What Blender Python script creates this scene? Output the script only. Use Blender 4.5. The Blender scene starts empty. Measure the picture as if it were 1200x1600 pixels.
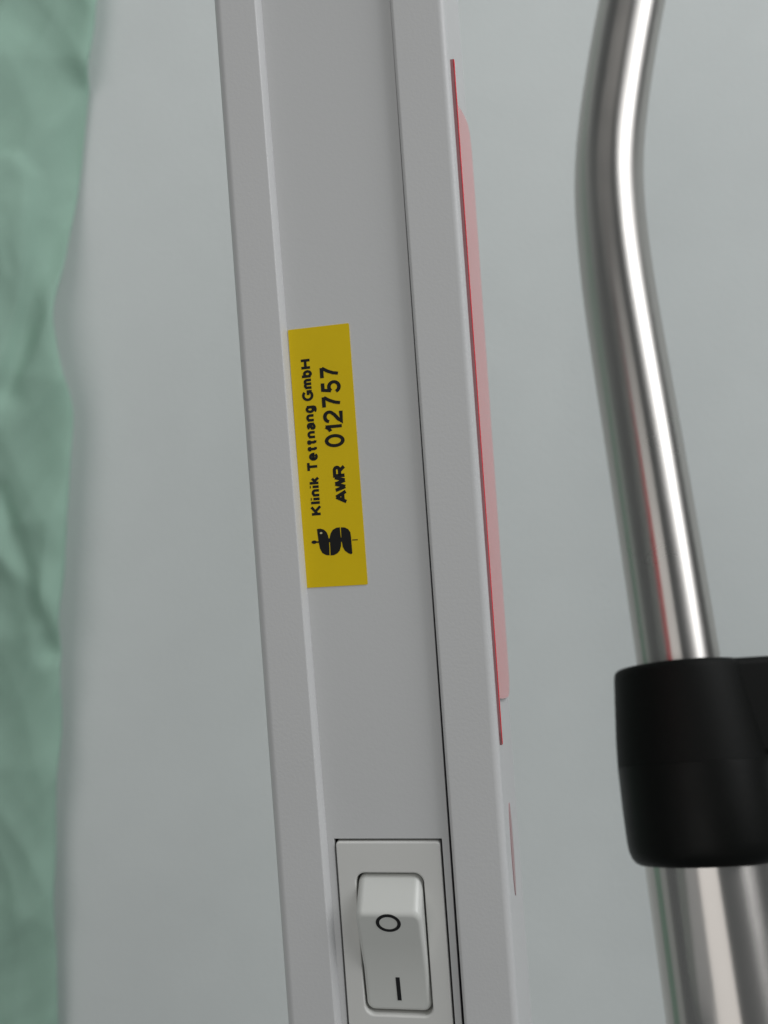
import bpy, bmesh, math, random
import numpy as np
from mathutils import Vector, Matrix

random.seed(4)
SC = bpy.context.scene
COL = SC.collection
MM = 0.001
CZ = 1.2                                   # camera height above the floor (m)

# ------------------------------------------------------------------ camera
cam = bpy.data.cameras.new('camera')
cam_o = bpy.data.objects.new('camera', cam)
COL.objects.link(cam_o)
roll = math.radians(4.15)                  # the phone was held a little askew
R = Vector((math.cos(roll), 0, -math.sin(roll)))
U = Vector((math.sin(roll), 0, math.cos(roll)))
M = Matrix((R, U, Vector((0, -1, 0)))).transposed().to_4x4()
M.translation = Vector((0, 0, CZ))
cam_o.matrix_world = M
cam.sensor_fit = 'VERTICAL'
cam.sensor_height = 24.0
cam.lens = 21.0                            # 1400 px focal length on 1600 px height
cam.clip_start = 0.005
cam.clip_end = 50
cam.dof.use_dof = True
cam.dof.focus_distance = 0.176
cam.dof.aperture_fstop = 11.5
SC.camera = cam_o

# ------------------------------------------------------------------ light
world = bpy.data.worlds.new('World')
SC.world = world
world.use_nodes = True
bg = world.node_tree.nodes['Background']
bg.inputs['Color'].default_value = (0.92, 0.98, 1.0, 1)
bg.inputs['Strength'].default_value = 0.12


def area(name, loc, aim, sx, sy, power, color):
    l = bpy.data.lights.new(name, 'AREA')
    l.shape = 'RECTANGLE'
    l.size, l.size_y = sx, sy
    l.energy = power
    l.color = color
    o = bpy.data.objects.new(name, l)
    COL.objects.link(o)
    o.location = loc
    o.rotation_euler = (Vector(aim) - Vector(loc)).to_track_quat('-Z', 'Y').to_euler()
    return o


# the window to the right of the photographer, and the dim lit room at the left behind him
area('window_light', (1.26, -0.53, CZ + 1.15), (0, 0.3, CZ), 0.70, 1.65, 13.5, (0.98, 0.99, 1.0))
area('added_soft_light', (1.30, -0.56, CZ + 1.19), (0, 0.3, CZ), 1.45, 1.9, 9.5, (0.98, 0.99, 1.0))  # wider, dimmer lamp added round the window to soften its highlight on the steel
area('room_light', (-1.05, -1.85, CZ + 0.55), (0, 0.2, CZ), 1.9, 2.2, 12.0, (1.0, 0.975, 0.945))

vs = SC.view_settings
vs.view_transform = 'Standard'
vs.look = 'None'
vs.exposure = 0.10
vs.gamma = 1
vs.use_curve_mapping = False


# ------------------------------------------------------------------ materials
def mat(name, color, rough=0.5, metal=0.0, bump=0.0, bscale=1500.0, vary=0.0, vscale=60.0,
        spec=0.5, rvary=0.0, stretch=None, aniso=0.0, coat=0.0, trans=0.0, bdist=0.0001):
    m = bpy.data.materials.new(name)
    m.use_nodes = True
    nt = m.node_tree
    n, lk = nt.nodes, nt.links
    b = n['Principled BSDF']
    b.inputs['Base Color'].default_value = (*color, 1)
    b.inputs['Roughness'].default_value = rough
    b.inputs['Metallic'].default_value = metal
    b.inputs['Specular IOR Level'].default_value = spec
    b.inputs['Anisotropic'].default_value = aniso
    b.inputs['Coat Weight'].default_value = coat
    if aniso:                               # brushed round the tube: the shine spreads along it
        b.inputs['Anisotropic Rotation'].default_value = 0.25
        tg = n.new('ShaderNodeTangent')
        tg.direction_type = 'UV_MAP'
        tg.uv_map = 'UVMap'
        lk.new(tg.outputs['Tangent'], b.inputs['Tangent'])
    tc = n.new('ShaderNodeTexCoord')
    src = tc.outputs['Object']
    if stretch:
        mp = n.new('ShaderNodeMapping')
        mp.inputs['Scale'].default_value = stretch
        lk.new(src, mp.inputs['Vector'])
        src = mp.outputs['Vector']
    if vary or rvary:
        t = n.new('ShaderNodeTexNoise')
        t.inputs['Scale'].default_value = vscale
        t.inputs['Detail'].default_value = 5
        lk.new(src, t.inputs['Vector'])
    if vary:
        mx = n.new('ShaderNodeMix')
        mx.data_type = 'RGBA'
        mx.inputs['A'].default_value = (*[c * (1 - vary) for c in color], 1)
        mx.inputs['B'].default_value = (*[min(1, c * (1 + vary)) for c in color], 1)
        lk.new(t.outputs['Fac'], mx.inputs['Factor'])
        lk.new(mx.outputs['Result'], b.inputs['Base Color'])
    if rvary:
        mr = n.new('ShaderNodeMapRange')
        mr.inputs['From Min'].default_value = 0.3
        mr.inputs['From Max'].default_value = 0.7
        mr.inputs['To Min'].default_value = max(0.02, rough - rvary)
        mr.inputs['To Max'].default_value = rough + rvary
        lk.new(t.outputs['Fac'], mr.inputs['Value'])
        lk.new(mr.outputs['Result'], b.inputs['Roughness'])
    if bump:
        t2 = n.new('ShaderNodeTexNoise')
        t2.inputs['Scale'].default_value = bscale
        t2.inputs['Detail'].default_value = 3
        lk.new(src, t2.inputs['Vector'])
        bp = n.new('ShaderNodeBump')
        bp.inputs['Strength'].default_value = bump
        bp.inputs['Distance'].default_value = bdist
        lk.new(t2.outputs['Fac'], bp.inputs['Height'])
        lk.new(bp.outputs['Normal'], b.inputs['Normal'])
    if trans:
        tr = n.new('ShaderNodeBsdfTranslucent')
        tr.inputs['Color'].default_value = (*color, 1)
        ms = n.new('ShaderNodeMixShader')
        ms.inputs['Fac'].default_value = trans
        out = n['Material Output']
        lk.new(b.outputs['BSDF'], ms.inputs[1])
        lk.new(tr.outputs['BSDF'], ms.inputs[2])
        lk.new(ms.outputs['Shader'], out.inputs['Surface'])
    return m


M_WALL = mat('wall_paint', (0.705, 0.745, 0.735), 0.75, bump=0.4, bscale=380, vary=0.035, vscale=35, spec=0.3, bdist=0.0004)
M_PAINT = mat('powder_coat', (0.64, 0.642, 0.642), 0.42, bump=0.30, bscale=1600, vary=0.04, vscale=30, rvary=0.06)
M_PANEL = mat('panel_paint', (0.63, 0.635, 0.635), 0.45, bump=0.20, bscale=1600, vary=0.04, vscale=30, rvary=0.06)
M_SWITCH = mat('switch_plastic', (0.69, 0.69, 0.665), 0.38, bump=0.08, bscale=1400, vary=0.02, vscale=90)
M_ROCKER = mat('rocker_plastic', (0.67, 0.68, 0.65), 0.33, bump=0.06, bscale=1400, vary=0.02, vscale=90)
M_YELLOW = mat('label_yellow', (0.80, 0.57, 0.004), 0.50, bump=0.12, bscale=900, vary=0.06, vscale=120, spec=0.15)
M_INK = mat('label_ink', (0.006, 0.006, 0.006), 0.6, spec=0.25, vary=0.3, vscale=700)
M_MARK = mat('mark_ink', (0.008, 0.008, 0.009), 0.4)
M_RED = mat('red_plastic', (0.86, 0.05, 0.07), 0.10, vary=0.06, vscale=50, bump=0.03, bscale=200)
M_STEEL = mat('stainless_steel', (0.50, 0.482, 0.46), 0.29, metal=1.0, aniso=0.92, bump=0.06, bscale=700, rvary=0.025,
              vscale=30, vary=0.05, bdist=0.00003, stretch=(1, 1, 1.6))
M_STEEL2 = mat('polished_steel', (0.58, 0.555, 0.53), 0.24, metal=1.0, aniso=0.8, bump=0.05, bscale=900, rvary=0.03,
               vscale=40, vary=0.05, bdist=0.00005, stretch=(1, 1, 0.3))
M_BLACK = mat('black_plastic', (0.004, 0.0045, 0.004), 0.42, bump=0.06, bscale=700, rvary=0.05, vscale=80, spec=0.13)
M_LUG = mat('matt_black_plastic', (0.004, 0.0045, 0.004), 0.55, bump=0.06, bscale=700, spec=0.12)
M_CLOTH = mat('green_cloth', (0.50, 0.71, 0.60), 0.9, bump=0.6, bscale=900, vary=0.10, vscale=45, spec=0.1,
              trans=0.35, bdist=0.0003)


# ------------------------------------------------------------------ helpers
def mesh_obj(name, verts, faces, material, parent=None, smooth=True, loc=None):
    me = bpy.data.meshes.new(name)
    me.from_pydata([tuple(v) for v in verts], [], faces)
    bm = bmesh.new()
    bm.from_mesh(me)
    bmesh.ops.recalc_face_normals(bm, faces=bm.faces)
    bm.to_mesh(me)
    bm.free()
    return finish(name, me, material, parent, smooth, loc)


def finish(name, me, material, parent=None, smooth=True, loc=None):
    me.materials.clear()
    me.materials.append(material)
    for p in me.polygons:
        p.use_smooth = smooth
    o = bpy.data.objects.new(name, me)
    COL.objects.link(o)
    if parent:
        o.parent = parent
    if loc:
        o.location = loc
    return o


def bevel(o, w, seg=3, ang=30):
    m = o.modifiers.new('bevel', 'BEVEL')
    m.width = w * MM
    m.segments = seg
    m.limit_method = 'ANGLE'
    m.angle_limit = math.radians(ang)
    w_ = o.modifiers.new('normals', 'WEIGHTED_NORMAL')
    w_.keep_sharp = False
    return o


def empty(name, loc, rz=0.0):
    o = bpy.data.objects.new(name, None)
    o.empty_display_size = 0.02
    COL.objects.link(o)
    o.location = loc
    o.rotation_euler = (0, 0, rz)
    return o


def tag(o, label, cat, group=None):
    o['label'] = label
    o['category'] = cat
    if group:
        o['group'] = group
    return o


def catmull(pts, n):
    P = [Vector(p) for p in pts]
    P = [P[0] * 2 - P[1]] + P + [P[-1] * 2 - P[-2]]
    out = []
    for i in range(1, len(P) - 2):
        for k in range(n):
            t = k / n
            a, b, c, d = P[i - 1], P[i], P[i + 1], P[i + 2]
            out.append(0.5 * ((2 * b) + (c - a) * t + (2 * a - 5 * b + 4 * c - d) * t * t + (3 * b - a - 3 * c + d) * t ** 3))
    out.append(P[-2])
    return out


def sweep(path, radii, seg=64):
    """closed tube along a path (list of Vector), one radius per point"""
    verts, faces = [], []
    t0 = (path[1] - path[0]).normalized()
    x = t0.cross(Vector((0, 1, 0))).normalized()
    n = len(path)
    for i, p in enumerate(path):
        t = (path[min(i + 1, n - 1)] - path[max(i - 1, 0)]).normalized()
        x = (x - t * x.dot(t)).normalized()
        y = t.cross(x)
        for k in range(seg):
            a = 2 * math.pi * k / seg
            verts.append(p + (x * math.cos(a) + y * math.sin(a)) * radii[i])
    for i in range(n - 1):
        for k in range(seg):
            a, b = i * seg + k, i * seg + (k + 1) % seg
            faces.append((a, b, b + seg, a + seg))
    faces.append(tuple(range(seg))[::-1])
    faces.append(tuple(range((n - 1) * seg, n * seg)))
    return verts, faces


def fillet(poly, radii, seg=5):
    """round the corners of a closed 2D polygon"""
    out = []
    n = len(poly)
    for i in range(n):
        p, a, b = Vector(poly[i]), Vector(poly[i - 1]), Vector(poly[(i + 1) % n])
        r = radii[i]
        if r <= 0:
            out.append(tuple(p))
            continue
        da, db = (a - p).normalized(), (b - p).normalized()
        ang = da.angle(db)
        d = r / math.tan(ang / 2)
        c = p + (da + db).normalized() * (r / math.sin(ang / 2))
        s, e = p + da * d - c, p + db * d - c
        tot = s.angle_signed(e)
        for k in range(seg + 1):
            v = s.copy()
            v.rotate(Matrix.Rotation(-tot * k / seg, 2))
            out.append(tuple(c + v))
    return out


def rrect(u0, u1, z0, z1, r, seg=6):
    return fillet([(u0, z0), (u1, z0), (u1, z1), (u0, z1)], [r] * 4 if not isinstance(r, (list, tuple)) else r, seg)


# ------------------------------------------------------------------ wall
def box_mesh(x0, x1, y0, y1, z0, z1):
    v = [(x, y, z) for x in (x0, x1) for y in (y0, y1) for z in (z0, z1)]
    f = [(0, 1, 3, 2), (4, 6, 7, 5), (0, 4, 5, 1), (2, 3, 7, 6), (0, 2, 6, 4), (1, 5, 7, 3)]
    return v, f


WALL_Y = 0.4735
wall = mesh_obj('wall', *box_mesh(-1.3, 1.3, WALL_Y, WALL_Y + 0.12, 0.0, 2.5), M_WALL, smooth=False)
wall['kind'] = 'structure'

# ------------------------------------------------------------------ device column
YAW = math.radians(11)
P0 = Vector((-0.005, 0.175, 0.0003))
ZB, ZT = -142.0, 138.0
col = empty('device_housing', (P0.x, P0.y, CZ + P0.z + ZB * MM), -YAW)
tag(col, 'pale grey painted metal device column with yellow inventory label and white rocker switch', 'device')


def L(u, n, z):
    """column coordinates in mm: across, out towards the viewer, up"""
    return Vector((u * MM, -n * MM, (z - ZB) * MM))


def lip(z):                                 # inner edge of the left flange, not quite parallel
    return -12.05 - 0.0062 * z


PN = -1.6                                   # front of the recessed panel


def housing():
    secs = []
    for z in (ZB + 2, ZT - 2):
        l = lip(z)
        poly = [(-21.5, -50), (-22.4, 0), (l - 0.80, 0), (l + 0.10, -1.55), (l + 0.10, -5.5), (-20.9, -5.5), (-20.0, -48.5), (21.6, -48.5),
                (22.5, -5.5), (13.45, -5.5), (13.45, 0), (24.0, 0), (23.1, -50)]
        rad = [1.2, 1.9, 0.35, 0, 0, 0, 0, 0, 0, 0, 0.75, 1.5, 1.2]
        secs.append([L(u, n, z) for u, n in fillet(poly, rad, 6)])
    n = len(secs[0])
    v = secs[0] + secs[1]
    f = [(i, (i + 1) % n, n + (i + 1) % n, n + i) for i in range(n)]
    o = mesh_obj('casing', v, f, M_PAINT, col)
    m = o.modifiers.new('normals', 'WEIGHTED_NORMAL')
    m.keep_sharp = False
    return o


housing()
for z0, z1 in ((ZB, ZB + 2), (ZT - 2, ZT)):
    v, f = [], []
    ring = fillet([(-21.5, -50), (23.1, -50), (24.0, 0), (-22.4, 0)], [1.2] * 4, 5)
    n = len(ring)
    v = [L(a, b, z0 + 0.01) for a, b in ring] + [L(a, b, z1) for a, b in ring]
    f = [(i, (i + 1) % n, n + (i + 1) % n, n + i) for i in range(n)] + [tuple(range(n))[::-1], tuple(range(n, 2 * n))]
    mesh_obj('end_cap', v, f, M_PAINT, col, smooth=False)

# front panel: a sheet with the cut-out of the switch
HU0, HU1, HZ0, HZ1 = -10.15, 11.5, -105.9, -64.55


def front_panel():
    us = lambda z: [lip(z) - 0.25, HU0, HU1, 13.10 + 0.0024 * z]
    zs = [ZB + 2.2, HZ0, HZ1, ZT - 2.2]
    v, f = [], []
    for n in (PN, PN - 1.3):
        for z in zs:
            for u in us(z):
                v.append(L(u, n, z))
    g = lambda s, j, i: s * 16 + j * 4 + i
    for j in range(3):
        for i in range(3):
            if (i, j) == (1, 1):
                continue
            for s in (0, 1):
                f.append((g(s, j, i), g(s, j, i + 1), g(s, j + 1, i + 1), g(s, j + 1, i)))
    loop = [(j, i) for j, i in ((1, 1), (1, 2), (2, 2), (2, 1))]
    for k in range(4):
        a, b = loop[k], loop[(k + 1) % 4]
        f.append((g(0, *a), g(0, *b), g(1, *b), g(1, *a)))
    rim = [(0, i) for i in range(4)] + [(j, 3) for j in range(1, 4)] + [(3, i) for i in (2, 1, 0)] + [(j, 0) for j in (2, 1)]
    for k in range(len(rim)):
        a, b = rim[k], rim[(k + 1) % len(rim)]
        f.append((g(0, *a), g(0, *b), g(1, *b), g(1, *a)))
    return mesh_obj('front_panel', v, f, M_PANEL, col, smooth=False)


bevel(front_panel(), 0.15, 2)


# switch: bezel with an opening, rocker raised at the O end
def ring_solid(outer, inner, nf, nb, name, material, parent):
    k = len(outer)
    assert len(inner) == k
    v = []
    for n in (nf, nb):
        v += [L(a, n, b) for a, b in outer] + [L(a, n, b) for a, b in inner]
    f = []
    for i in range(k):
        j = (i + 1) % k
        f.append((i, j, k + j, k + i))                       # front
        f.append((2 * k + i, 2 * k + j, 3 * k + j, 3 * k + i))  # back
        f.append((i, j, 2 * k + j, 2 * k + i))               # outer wall
        f.append((k + i, k + j, 3 * k + j, 3 * k + i))       # inner wall
    return mesh_obj(name, v, f, material, parent)


BN = PN + 0.35
bez = ring_solid(rrect(-9.8, 11.12, -105.5, -65.0, 0.7, 8), rrect(-6.2, 7.4, -99.3, -71.2, 2.0, 8), BN, BN - 4.5,
                 'switch_bezel', M_SWITCH, col)
bevel(bez, 0.42, 3, 40)


def rocker():
    prof = [(-71.75, -6.5), (-71.75, -1.9), (-77.3, 3.0), (-84.0, 0.9), (-90.0, -0.9), (-98.7, -1.85), (-98.7, -6.5)]
    u0, u1 = -5.9, 7.08
    bm = bmesh.new()
    a = [bm.verts.new(L(u0, n, z)) for z, n in prof]
    b = [bm.verts.new(L(u1, n, z)) for z, n in prof]
    bm.faces.new(a)
    bm.faces.new(b[::-1])
    k = len(prof)
    for i in range(k):
        j = (i + 1) % k
        bm.faces.new((a[i], b[i], b[j], a[j]))
    bmesh.ops.recalc_face_normals(bm, faces=bm.faces)
    bm.edges.ensure_lookup_table()
    big = []
    for s in (a, b):
        for i, j in ((0, 1), (1, 2), (5, 6)):
            e = bm.edges.get((s[i], s[j]))
            big.append(e)
    bmesh.ops.bevel(bm, geom=big, offset=1.7 * MM, segments=6, profile=0.5, affect='EDGES')
    me = bpy.data.meshes.new('rocker')
    bm.to_mesh(me)
    bm.free()
    o = finish('rocker', me, M_ROCKER, col)
    bevel(o, 0.85, 5, 18)
    return o


rk = rocker()


def face_n(z):                              # height of the rocker face over the flange plane
    pts = [(-98.7, -1.85), (-90.0, -0.9), (-84.0, 0.9), (-77.3, 3.0)]
    for (z0, n0), (z1, n1) in zip(pts, pts[1:]):
        if z0 <= z <= z1:
            return n0 + (n1 - n0) * (z - z0) / (z1 - z0)
    return pts[-1][1]


def printed(name, rings, parent, material, lift=0.06):
    """flat mark printed on the rocker face, following its slope: list of quads strips (outer, inner)"""
    outer, inner = rings
    k = len(outer)
    v = [L(a, face_n(b) + lift, b) for a, b in outer] + [L(a, face_n(b) + lift, b) for a, b in inner]
    v += [p + Vector((0, 0.0002, 0)) for p in v]
    f = []
    for i in range(k):
        j = (i + 1) % k
        f += [(i, j, k + j, k + i), (2 * k + i, 2 * k + j, 3 * k + j, 3 * k + i),
              (i, j, 2 * k + j, 2 * k + i), (k + i, k + j, 3 * k + j, 3 * k + i)]
    return mesh_obj(name, v, f, material, parent, smooth=False)


OU, OZ = 0.55, -79.35
circ = lambda r1, r2, n=48: [(OU + r1 * math.cos(2 * math.pi * i / n), OZ + r2 * math.sin(2 * math.pi * i / n)) for i in range(n)]
printed('off_mark', (circ(2.45, 1.95), circ(1.78, 1.38)), rk, M_MARK)
IU, IZ = 0.85, -94.0
# the bar crosses a bend of the face: subdivide along its length
def bar_strip():
    v, f = [], []
    N = 10
    for k in range(N + 1):
        z = IZ - 2.4 + 4.8 * k / N
        for du in (-0.40, 0.40):
            v.append(L(IU + du, face_n(z) + 0.07, z))
            v.append(L(IU + du, face_n(z) - 0.15, z))
    for k in range(N):
        a = k * 4
        f += [(a, a + 2, a + 6, a + 4), (a + 1, a + 5, a + 7, a + 3), (a, a + 4, a + 5, a + 1), (a + 2, a + 3, a + 7, a + 6)]
    f += [(0, 1, 3, 2), (N * 4, N * 4 + 2, N * 4 + 3, N * 4 + 1)]
    return mesh_obj('on_mark', v, f, M_MARK, rk, smooth=False)


bar_strip()


# yellow inventory label
def slab(name, ring, n0, n1, material, parent, smooth=False):
    k = len(ring)
    v = [L(a, n1, b) for a, b in ring] + [L(a, n0, b) for a, b in ring]
    f = [(i, (i + 1) % k, k + (i + 1) % k, k + i) for i in range(k)] + [tuple(range(k)), tuple(range(k, 2 * k))[::-1]]
    return mesh_obj(name, v, f, material, parent, smooth)


LN = PN + 0.12
lab = slab('inventory_label', rrect(-12.02, 0.50, -14.3, 37.3, 0.25, 3), PN - 0.05, LN, M_YELLOW, col)


# letters as centre lines (cap height 1), thickened into strokes below
def arc(cx, cy, rx, ry, a0, a1, n=16):
    return [(cx + rx * math.cos(math.radians(a0 + (a1 - a0) * i / n)), cy + ry * math.sin(math.radians(a0 + (a1 - a0) * i / n)))
            for i in range(n + 1)]


GLYPH = {
    'K': [[(0, 0), (0, 1)], [(0.64, 1), (0, 0.36)], [(0.22, 0.58), (0.68, 0)]],
    'l': [[(0, 0), (0, 1)]],
    'i': [[(0, 0), (0, 0.70)], [(0, 0.90), (0, 1.0)]],
    'n': [[(0, 0), (0, 0.70)], arc(0.21, 0.45, 0.21, 0.25, 180, 0) + [(0.42, 0)]],
    'k': [[(0, 0), (0, 1)], [(0.42, 0.70), (0, 0.28)], [(0.16, 0.44), (0.46, 0)]],
    'T': [[(0, 1), (0.72, 1)], [(0.36, 1), (0.36, 0)]],
    'e': [[(0.02, 0.36), (0.48, 0.36)] + arc(0.24, 0.35, 0.24, 0.35, 5, 322, 26)],
    't': [[(0.12, 0.94), (0.12, 0.16), (0.16, 0.04), (0.28, 0.01)], [(-0.08, 0.70), (0.32, 0.70)]],
    'a': [arc(0.21, 0.50, 0.20, 0.20, 165, 0, 12) + [(0.41, 0.0)],
          [(0.41, 0.42), (0.16, 0.38), (0.02, 0.28), (0.0, 0.17), (0.05, 0.04), (0.16, 0.0), (0.30, 0.05), (0.41, 0.18)]],
    'g': [arc(0.21, 0.35, 0.21, 0.35, 0, 360, 24), [(0.43, 0.70), (0.43, -0.06), (0.38, -0.21), (0.22, -0.27), (0.06, -0.22), (0.03, -0.14)]],
    'G': [arc(0.38, 0.5, 0.38, 0.5, 42, 318, 26) + [(0.74, 0.16), (0.74, 0.44), (0.42, 0.44)]],
    'm': [[(0, 0), (0, 0.70)], arc(0.17, 0.47, 0.17, 0.23, 180, 0) + [(0.34, 0)], arc(0.51, 0.47, 0.17, 0.23, 180, 0) + [(0.68, 0)]],
    'b': [[(0, 0), (0, 1)], arc(0.22, 0.35, 0.22, 0.35, 0, 360, 24)],
    'H': [[(0, 0), (0, 1)], [(0.66, 0), (0.66, 1)], [(0, 0.52), (0.66, 0.52)]],
    '0': [arc(0.29, 0.5, 0.29, 0.5, 0, 360, 32)],
    '1': [[(0.0, 0.70), (0.14, 0.80), (0.27, 0.98)], [(0.27, 1.0), (0.27, 0)]],
    '2': [arc(0.30, 0.72, 0.28, 0.28, 172, -30, 18) + [(0.40, 0.40), (0.12, 0.17), (0.0, 0.0), (0.60, 0.0)]],
    '7': [[(0, 1), (0.60, 1)], [(0.58, 0.98), (0.38, 0.64), (0.25, 0.30), (0.20, 0)]],
    '5': [[(0.54, 1), (0.13, 1), (0.06, 0.50)], arc(0.28, 0.31, 0.29, 0.31, 140, -160, 24)],
    'A': [[(0, 0), (0.37, 1)], [(0.37, 1), (0.74, 0)], [(0.14, 0.32), (0.60, 0.32)]],
    'W': [[(0, 1), (0.23, 0)], [(0.23, 0), (0.46, 1)], [(0.46, 1), (0.69, 0)], [(0.69, 0), (0.92, 1)]],
    'R': [[(0, 0), (0, 1), (0.38, 1)] + arc(0.38, 0.74, 0.22, 0.26, 80, -80, 12) + [(0.38, 0.48), (0, 0.48)], [(0.34, 0.48), (0.64, 0)]],
}


def stroke(pts, w):
    """ribbon round a poly-line: left and right offset points"""
    P = [Vector(p) for p in pts]
    closed = len(P) > 3 and (P[0] - P[-1]).length < 1e-6
    n = len(P)
    out = []
    for i in range(n):
        a = P[i - 1] if i > 0 else (P[-2] if closed else None)
        b = P[i + 1] if i < n - 1 else (P[1] if closed else None)
        d0 = (P[i] - a).normalized() if a is not None else None
        d1 = (b - P[i]).normalized() if b is not None else None
        d0, d1 = d0 or d1, d1 or d0
        m = Vector((-(d0 + d1).y, (d0 + d1).x))
        m = m.normalized() if m.length > 1e-6 else Vector((-d0.y, d0.x))
        k = 1 / max(0.55, m.dot(Vector((-d0.y, d0.x))))
        out.append((P[i] + m * w / 2 * k, P[i] - m * w / 2 * k))
    return out


def text(name, body, z0, z1, base_u, cap, w, gap=0.14, space=0.30):
    """words printed on the label, reading upwards"""
    V, F, x, lift = [], [], w / 2, 0
    for ch in body:
        if ch == ' ':
            x += space
            continue
        wid = max(p[0] for s_ in GLYPH[ch] for p in s_)
        for s_ in GLYPH[ch]:
            st = stroke([(px + x, w / 2 + py * (1 - w)) for px, py in s_], w)
            lift = (lift + 1) % 7
            b = len(V)
            for l, r in st:
                V += [(l.x, l.y, lift), (r.x, r.y, lift)]
            F += [(b + 2 * i, b + 2 * i + 1, b + 2 * i + 3, b + 2 * i + 2) for i in range(len(st) - 1)]
        x += wid + w + gap - (0.06 if ch in 'Tt' else 0)
    x1 = max(p[0] for p in V)
    sx = (z1 - z0) / x1
    v = [L(base_u - y * cap, LN + 0.03 + 0.003 * k, z0 + px * sx) for px, y, k in V]
    v += [L(base_u - y * cap, LN - 0.03, z0 + px * sx) for px, y, k in V]
    n = len(V)
    f = list(F) + [tuple(n + i for i in q[::-1]) for q in F]
    for q in F:
        f += [(q[0], q[1], n + q[1], n + q[0]), (q[1], q[2], n + q[2], n + q[1]), (q[2], q[3], n + q[3], n + q[2]), (q[3], q[0], n + q[0], n + q[3])]
    me = bpy.data.meshes.new(name)
    me.from_pydata([tuple(p) for p in v], [], f)
    return finish(name, me, M_INK, lab, smooth=False)


text('lettering', 'Klinik Tettnang GmbH', 0.0, 31.15, -7.72, 2.35, 0.235, 0.10, 0.32)
text('lettering', '012757', 13.2, 29.25, -2.03, 4.05, 0.185, 0.09)
text('lettering', 'AWR', 1.95, 9.55, -2.25, 2.65, 0.25, -0.13)

LOGO = {
    'head': [(-9.0, -2.72), (-8.35, -2.66), (-7.6, -2.91), (-7.05, -3.47), (-6.8, -4.16), (-6.7, -5.36), (-6.71, -6.7),
             (-6.79, -8.11), (-7.52, -7.99), (-8.25, -7.53), (-8.65, -6.65), (-8.83, -5.37), (-8.92, -4.02)],
    'mid': [(-4.29, -2.68), (-4.97, -2.71), (-5.76, -3.06), (-6.24, -3.74), (-6.48, -4.47), (-6.52, -5.37), (-6.54, -6.71),
            (-6.6, -8.12), (-5.91, -8.12), (-5.17, -7.81), (-4.64, -7.28), (-4.33, -6.4), (-4.21, -5.22), (-4.27, -4.03)],
    'right': [(-4.08, -2.7), (-3.29, -2.77), (-2.63, -3.17), (-2.24, -3.79), (-2.16, -4.76), (-2.15, -6.25), (-2.13, -7.91),
              (-2.32, -8.14), (-2.91, -7.95), (-3.63, -7.34), (-4.0, -6.57), (-4.12, -5.23), (-4.12, -3.89)],
    'join': [(-6.9, -4.7), (-6.3, -4.7), (-6.35, -5.5), (-6.85, -5.5)],
    'join2': [(-4.35, -4.7), (-4.0, -4.7), (-4.0, -5.6), (-4.35, -5.6)],
    'ball': [(-9.74 + 0.56 * math.cos(a), -5.28 + 0.34 * math.sin(a)) for a in [i * math.pi / 10 for i in range(20)]],
    'bar': [(-9.5, -5.12), (-8.75, -5.16), (-8.75, -5.49), (-9.5, -5.44)],
    'ant': [(-1.95, -5.26), (-0.85, -5.28), (-0.85, -5.46), (-1.95, -5.44)],
}


def emblem():
    v, f = [], []
    for i, (key, ring) in enumerate(LOGO.items()):
        top = LN + 0.03 + 0.002 * i
        k, b = len(ring), len(v)
        v += [L(a, top, c) for a, c in ring] + [L(a, LN - 0.03, c) for a, c in ring]
        f += [(b + i_, b + (i_ + 1) % k, b + k + (i_ + 1) % k, b + k + i_) for i_ in range(k)]
        f += [tuple(range(b, b + k)), tuple(range(b + k, b + 2 * k))[::-1]]
    return mesh_obj('emblem', v, f, M_INK, lab, smooth=False)


emblem()
eye = [(-8.19 + 0.26 * math.cos(a), -3.57 + 0.20 * math.sin(a)) for a in [i * math.pi / 8 for i in range(16)]]
slab('emblem_eye', eye, LN, LN + 0.075, mat('label_pale_spot', (0.60, 0.55, 0.30), 0.45), lab)


# red raised panel and red round spot on the right side of the column
def side_slab(name, ring, u0, u1, material, taper=0.0, parent=None):
    """ring in (depth behind the front, height) mm"""
    k = len(ring)
    v = [L(u1 + taper * z - 0.018 * d, -d, z) for d, z in ring] + [L(u0 - 0.018 * d, -d, z) for d, z in ring]
    f = [(i, (i + 1) % k, k + (i + 1) % k, k + i) for i in range(k)] + [tuple(range(k)), tuple(range(k, 2 * k))[::-1]]
    return mesh_obj(name, v, f, material, parent or col, smooth=False)


strip = [(2.7, 83.5), (3.2, 86.2), (3.9, 77.6), (7.0, 78.6), (14, 81.0), (26, 84.6), (36, 87.2), (42, 87.5), (45.5, 85.0), (46.5, 80),
         (46.5, -39), (45.5, -43), (42, -45.0), (36, -44.8), (20, -41.6), (10, -39.5), (3.7, -38.0), (3.3, -47.0), (2.7, -44.5)]
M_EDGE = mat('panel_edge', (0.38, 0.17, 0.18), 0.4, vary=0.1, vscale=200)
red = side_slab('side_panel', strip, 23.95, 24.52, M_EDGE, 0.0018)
red['label'] = 'long glossy red panel on the side of the column'
face = bevel(side_slab('panel_face', strip, 24.40, 24.70, M_RED, 0.0018, red), 0.12, 3)
M_SPOT = mat('dull_red', (0.44, 0.25, 0.26), 0.3)
spot = [(18.5 + 3.6 * math.cos(a), -73.0 + 9.7 * math.sin(a)) for a in [i * 2 * math.pi / 64 for i in range(64)]]
sp = side_slab('side_spot', spot, 23.95, 24.15, M_SPOT)
sp['label'] = 'small dull red oval spot on the column side below the long red panel'

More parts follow.
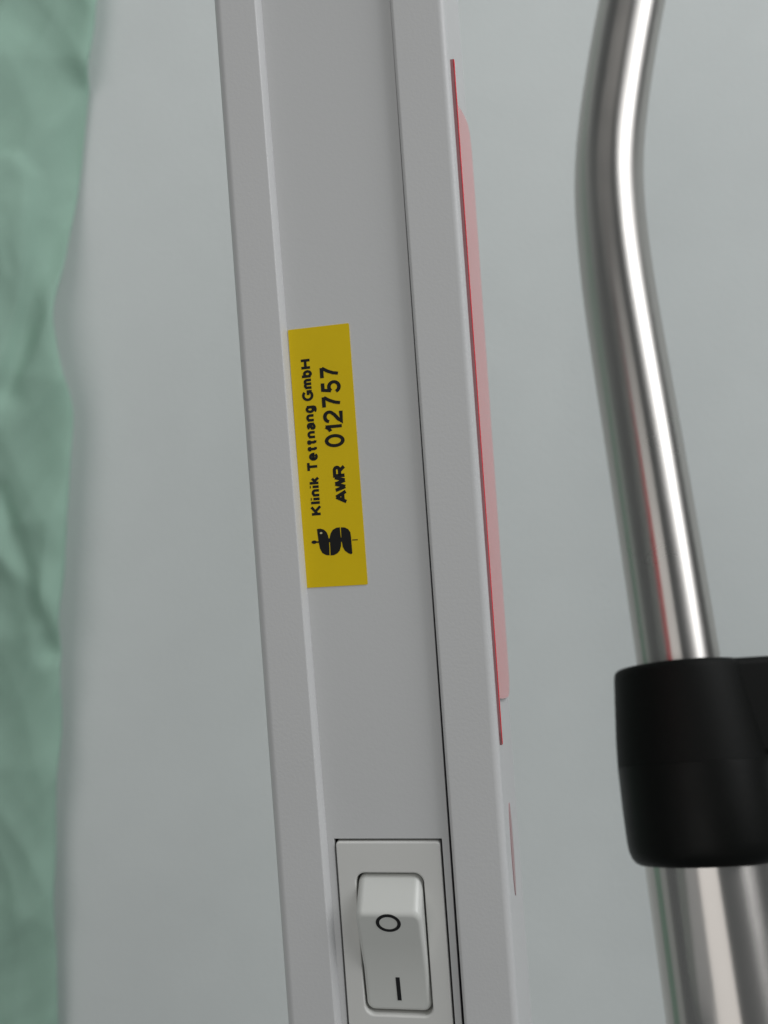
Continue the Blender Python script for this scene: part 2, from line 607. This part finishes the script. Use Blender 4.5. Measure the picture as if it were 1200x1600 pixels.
# ------------------------------------------------------------------ steel pole
def tube_uv(o, seg):
    me = o.data
    uv = me.uv_layers.new(name='UVMap')
    rows = len(me.vertices) // seg
    for p in me.polygons:
        ks = [me.loops[l].vertex_index % seg for l in p.loop_indices]
        wrap = max(ks) == seg - 1 and min(ks) == 0
        for l, k in zip(p.loop_indices, ks):
            i = me.loops[l].vertex_index // seg
            uv.data[l].uv = ((k + seg if wrap and k == 0 else k) / seg, i / rows)
    return o


K = 1.5625                                  # 25 mm upper tube
AX = [(0.0845, 0.226, 0.1606), (0.0766, 0.224, 0.1404), (0.0704, 0.222, 0.1221), (0.0637, 0.219, 0.0973),
      (0.0593, 0.2145, 0.0773), (0.0572, 0.2070, 0.0581), (0.0562, 0.2000, 0.0401), (0.0561, 0.1900, 0.0096),
      (0.0560, 0.1785, -0.0297), (0.0559, 0.1768, -0.0358)]
LOW = [(0.0559, 0.1768, -0.0358), (0.0555, 0.1665, -0.0678), (0.0551, 0.1572, -0.0939), (0.0547, 0.1470, -0.1280)]
base = Vector((LOW[-1][0] * K, LOW[-1][1] * K, CZ + LOW[-1][2] * K))
pole = empty('steel_pole', base)
tag(pole, 'bent brushed stainless steel pole with black plastic collar, right of the column', 'pole')
W = lambda p: Vector((p[0] * K, p[1] * K, p[2] * K + CZ)) - base
up = catmull([W(p) for p in AX[::-1]], 14)
axis = (W(LOW[1]) - W(LOW[0])).normalized()           # downwards along the pole
for _ in range(60):                                   # one smooth bend
    up = [up[0]] + [(a + b * 2 + c) / 4 for a, b, c in zip(up, up[1:], up[2:])] + [up[-1]]
up = [up[0] + axis * 0.03 * K] + up
tube_uv(mesh_obj('upper_tube', *sweep(up, [0.008 * K] * len(up), 72), M_STEEL, pole), 72)
s0 = W(LOW[0])
low = [s0 + axis * t * K for t in (0.012, 0.03, 0.06, 0.10)]
tube_uv(mesh_obj('lower_tube', *sweep(low, [0.01175 * K] * 4, 72), M_STEEL2, pole), 72)


def lathe(name, prof, origin, ax, material, parent, seg=96):
    x = ax.cross(Vector((0, 1, 0))).normalized()
    y = ax.cross(x)
    v, f = [], []
    for t, r in prof:
        for k in range(seg):
            a = 2 * math.pi * k / seg
            v.append(origin + ax * t * K * MM + (x * math.cos(a) + y * math.sin(a)) * r * K * MM)
    n = len(prof)
    for i in range(n):
        j = (i + 1) % n
        for k in range(seg):
            a, b = i * seg + k, i * seg + (k + 1) % seg
            c, d = j * seg + (k + 1) % seg, j * seg + k
            f.append((a, b, c, d))
    return mesh_obj(name, v, f, material, parent)


upper = [(-1.2, 8.05), (-1.2, 11.2), (-1.1, 11.9), (-0.8, 12.35), (-0.2, 12.6), (0.6, 12.75), (6, 13.3), (12, 13.9), (16.8, 14.22), (17.25, 14.248), (17.29, 14.25), (17.3, 14.2),
         (17.3, 11.78), (12, 11.78), (11.8, 8.05)]
lower = [(17.305, 14.2), (17.31, 14.25), (17.35, 14.252), (17.8, 14.27), (19, 14.3), (25, 14.4), (31, 14.35), (32.6, 14.2), (33.8, 13.8), (34.6, 13.2), (34.9, 12.6), (35.0, 11.8), (17.305, 11.78)]
collar = lathe('collar', upper, s0, axis, M_LUG, pole)
lathe('sleeve', lower, s0, axis, M_BLACK, pole)

# clamp lug on the right of the collar, upper half
side = axis.cross(Vector((0, 1, 0))).normalized()
if side.x < 0:
    side = -side
fwd = side.cross(axis).normalized()
if fwd.y > 0:
    fwd = -fwd


def lug():
    v, f = box_mesh(4.0, 34.0, -9.0, 10.0, -1.15, 17.0)
    vv = [s0 + (side * x + fwd * y + axis * t) * K * MM for x, y, t in v]
    o = mesh_obj('clamp_lug', vv, f, M_LUG, collar)
    bevel(o, 2.5, 6)
    return o


lug()

# ------------------------------------------------------------------ green cloth
EDGE = [(-70.5, 230), (-70.5, 192.7), (-74.7, 155.5), (-77.5, 142.6), (-80.8, 127.8), (-85.6, 100.0), (-89.7, 77.8), (-92.7, 66.8), (-91.6, 51.7),
        (-89.0, 40.2), (-88.9, 36.5), (-94.0, -2.6), (-97.9, -30.4), (-100.3, -58.4), (-103.9, -82.5), (-106.1, -104.9), (-108.3, -142.3), (-110.6, -179.6), (-111, -230)]


def cloth():
    KC = 1.735                               # hangs a little in front of the wall
    nz, nx = 320, 130
    ez = np.array([e[1] for e in EDGE])[::-1]
    ex = np.array([e[0] for e in EDGE])[::-1]
    z = np.linspace(-215, 225, nz)
    xe = np.interp(z, ez, ex)
    k = np.ones(9) / 9
    xs = np.convolve(np.pad(xe, 4, 'edge'), k, 'valid')
    s = np.linspace(0, 1, nx) ** 0.75
    X = -235 + (xs[:, None] + 235) * s[None, :]
    Z = np.repeat(z[:, None], nx, 1)
    H = np.zeros_like(X)

    def dist(poly):
        best = np.full(X.shape, 1e9)
        sgn = np.zeros(X.shape)
        for (x0, z0), (x1, z1) in zip(poly, poly[1:]):
            dx, dz = x1 - x0, z1 - z0
            t = np.clip(((X - x0) * dx + (Z - z0) * dz) / (dx * dx + dz * dz), 0, 1)
            ox, oz = X - (x0 + t * dx), Z - (z0 + t * dz)
            d = np.hypot(ox, oz)
            c = np.sign(dx * oz - dz * ox)
            m = d < best
            best[m] = d[m]
            sgn[m] = c[m]
        return best, sgn

    def ridge(poly, w, amp):
        d, _ = dist(poly)
        H[:] += amp * np.exp(-(d / w) ** 2)

    def flap(poly, w, amp, reach):          # a fold: sharp drop across the line, rising slowly to one side
        d, sg = dist(poly)
        sd = d * sg
        H[:] += amp * np.where(sd > 0, 1 / (1 + np.exp(-(sd - w) / (w * 0.35))) * np.exp(-np.maximum(sd, 0) / reach), 0)

    # long soft hanging folds, broad crumples with a crest each, then the folds one can see
    H += 4.0 * np.sin(X / 17 + Z / 70 + 0.6)
    wx = X + 7 * np.sin(Z / 31 + 0.4) + 3.5 * np.sin(Z / 14 + X / 19)
    wz = Z + 8 * np.sin(X / 23 + 1.1) + 4 * np.sin(Z / 27 - X / 15)
    for cx, cz, ph, am in ((0.060, 0.030, 0.3, 4.2), (0.085, -0.052, 1.7, 3.0), (0.030, 0.075, 2.2, 2.4), (0.15, 0.045, 0.9, 1.3), (0.11, -0.12, 2.9, 1.0), (0.31, 0.16, 0.5, 0.22), (0.19, -0.34, 1.3, 0.2)):
        q = np.abs(np.sin(wx * cx + wz * cz + ph))
        H += am * (1 - np.sqrt(q * q + 0.004))
    ridge([(-80, 132), (-88, 98), (-97, 68), (-108, 44)], 5.0, -4.2)
    flap([(-110, 36), (-99, 70), (-94, 92), (-93, 106), (-98, 113), (-112, 116)], 2.0, 3.6, 22)
    flap([(-122, 56), (-108, 60), (-102, 76), (-103, 92), (-110, 103), (-124, 110)], 2.2, 2.6, 18)
    ridge([(-114, 14), (-107, -8), (-101, -34)], 3.4, -3.0)
    ridge([(-100, -40), (-112, -70), (-128, -95)], 7.0, 3.0)
    rng = np.random.RandomState(3)
    for _ in range(18):
        aa, bb = rng.uniform(-0.35, 0.35), rng.uniform(-0.16, 0.16)
        H += 0.09 * np.sin(aa * X + bb * Z + rng.uniform(0, 6.28))
    # the edge curls back towards the wall
    e = X - xs[:, None]
    H -= 2.4 * np.exp(e / 2.2)
    Y = 271 - np.clip(H + 5, 0, 24) * 0.72
    verts = [(X[j, i] * MM * KC, Y[j, i] * MM * KC, CZ + Z[j, i] * MM * KC) for j in range(nz) for i in range(nx)]
    faces = [(j * nx + i, j * nx + i + 1, (j + 1) * nx + i + 1, (j + 1) * nx + i) for j in range(nz - 1) for i in range(nx - 1)]
    base = Vector((-0.16 * KC, 0.268 * KC, CZ - 0.215 * KC))
    o = mesh_obj('green_cloth', [Vector(p) - base for p in verts], faces, M_CLOTH, None, True, base)
    m = o.modifiers.new('thickness', 'SOLIDIFY')
    m.thickness = 0.5 * MM
    m.offset = 1
    return o


tag(cloth(), 'creased pale green cloth hanging at the left in front of the wall', 'cloth')
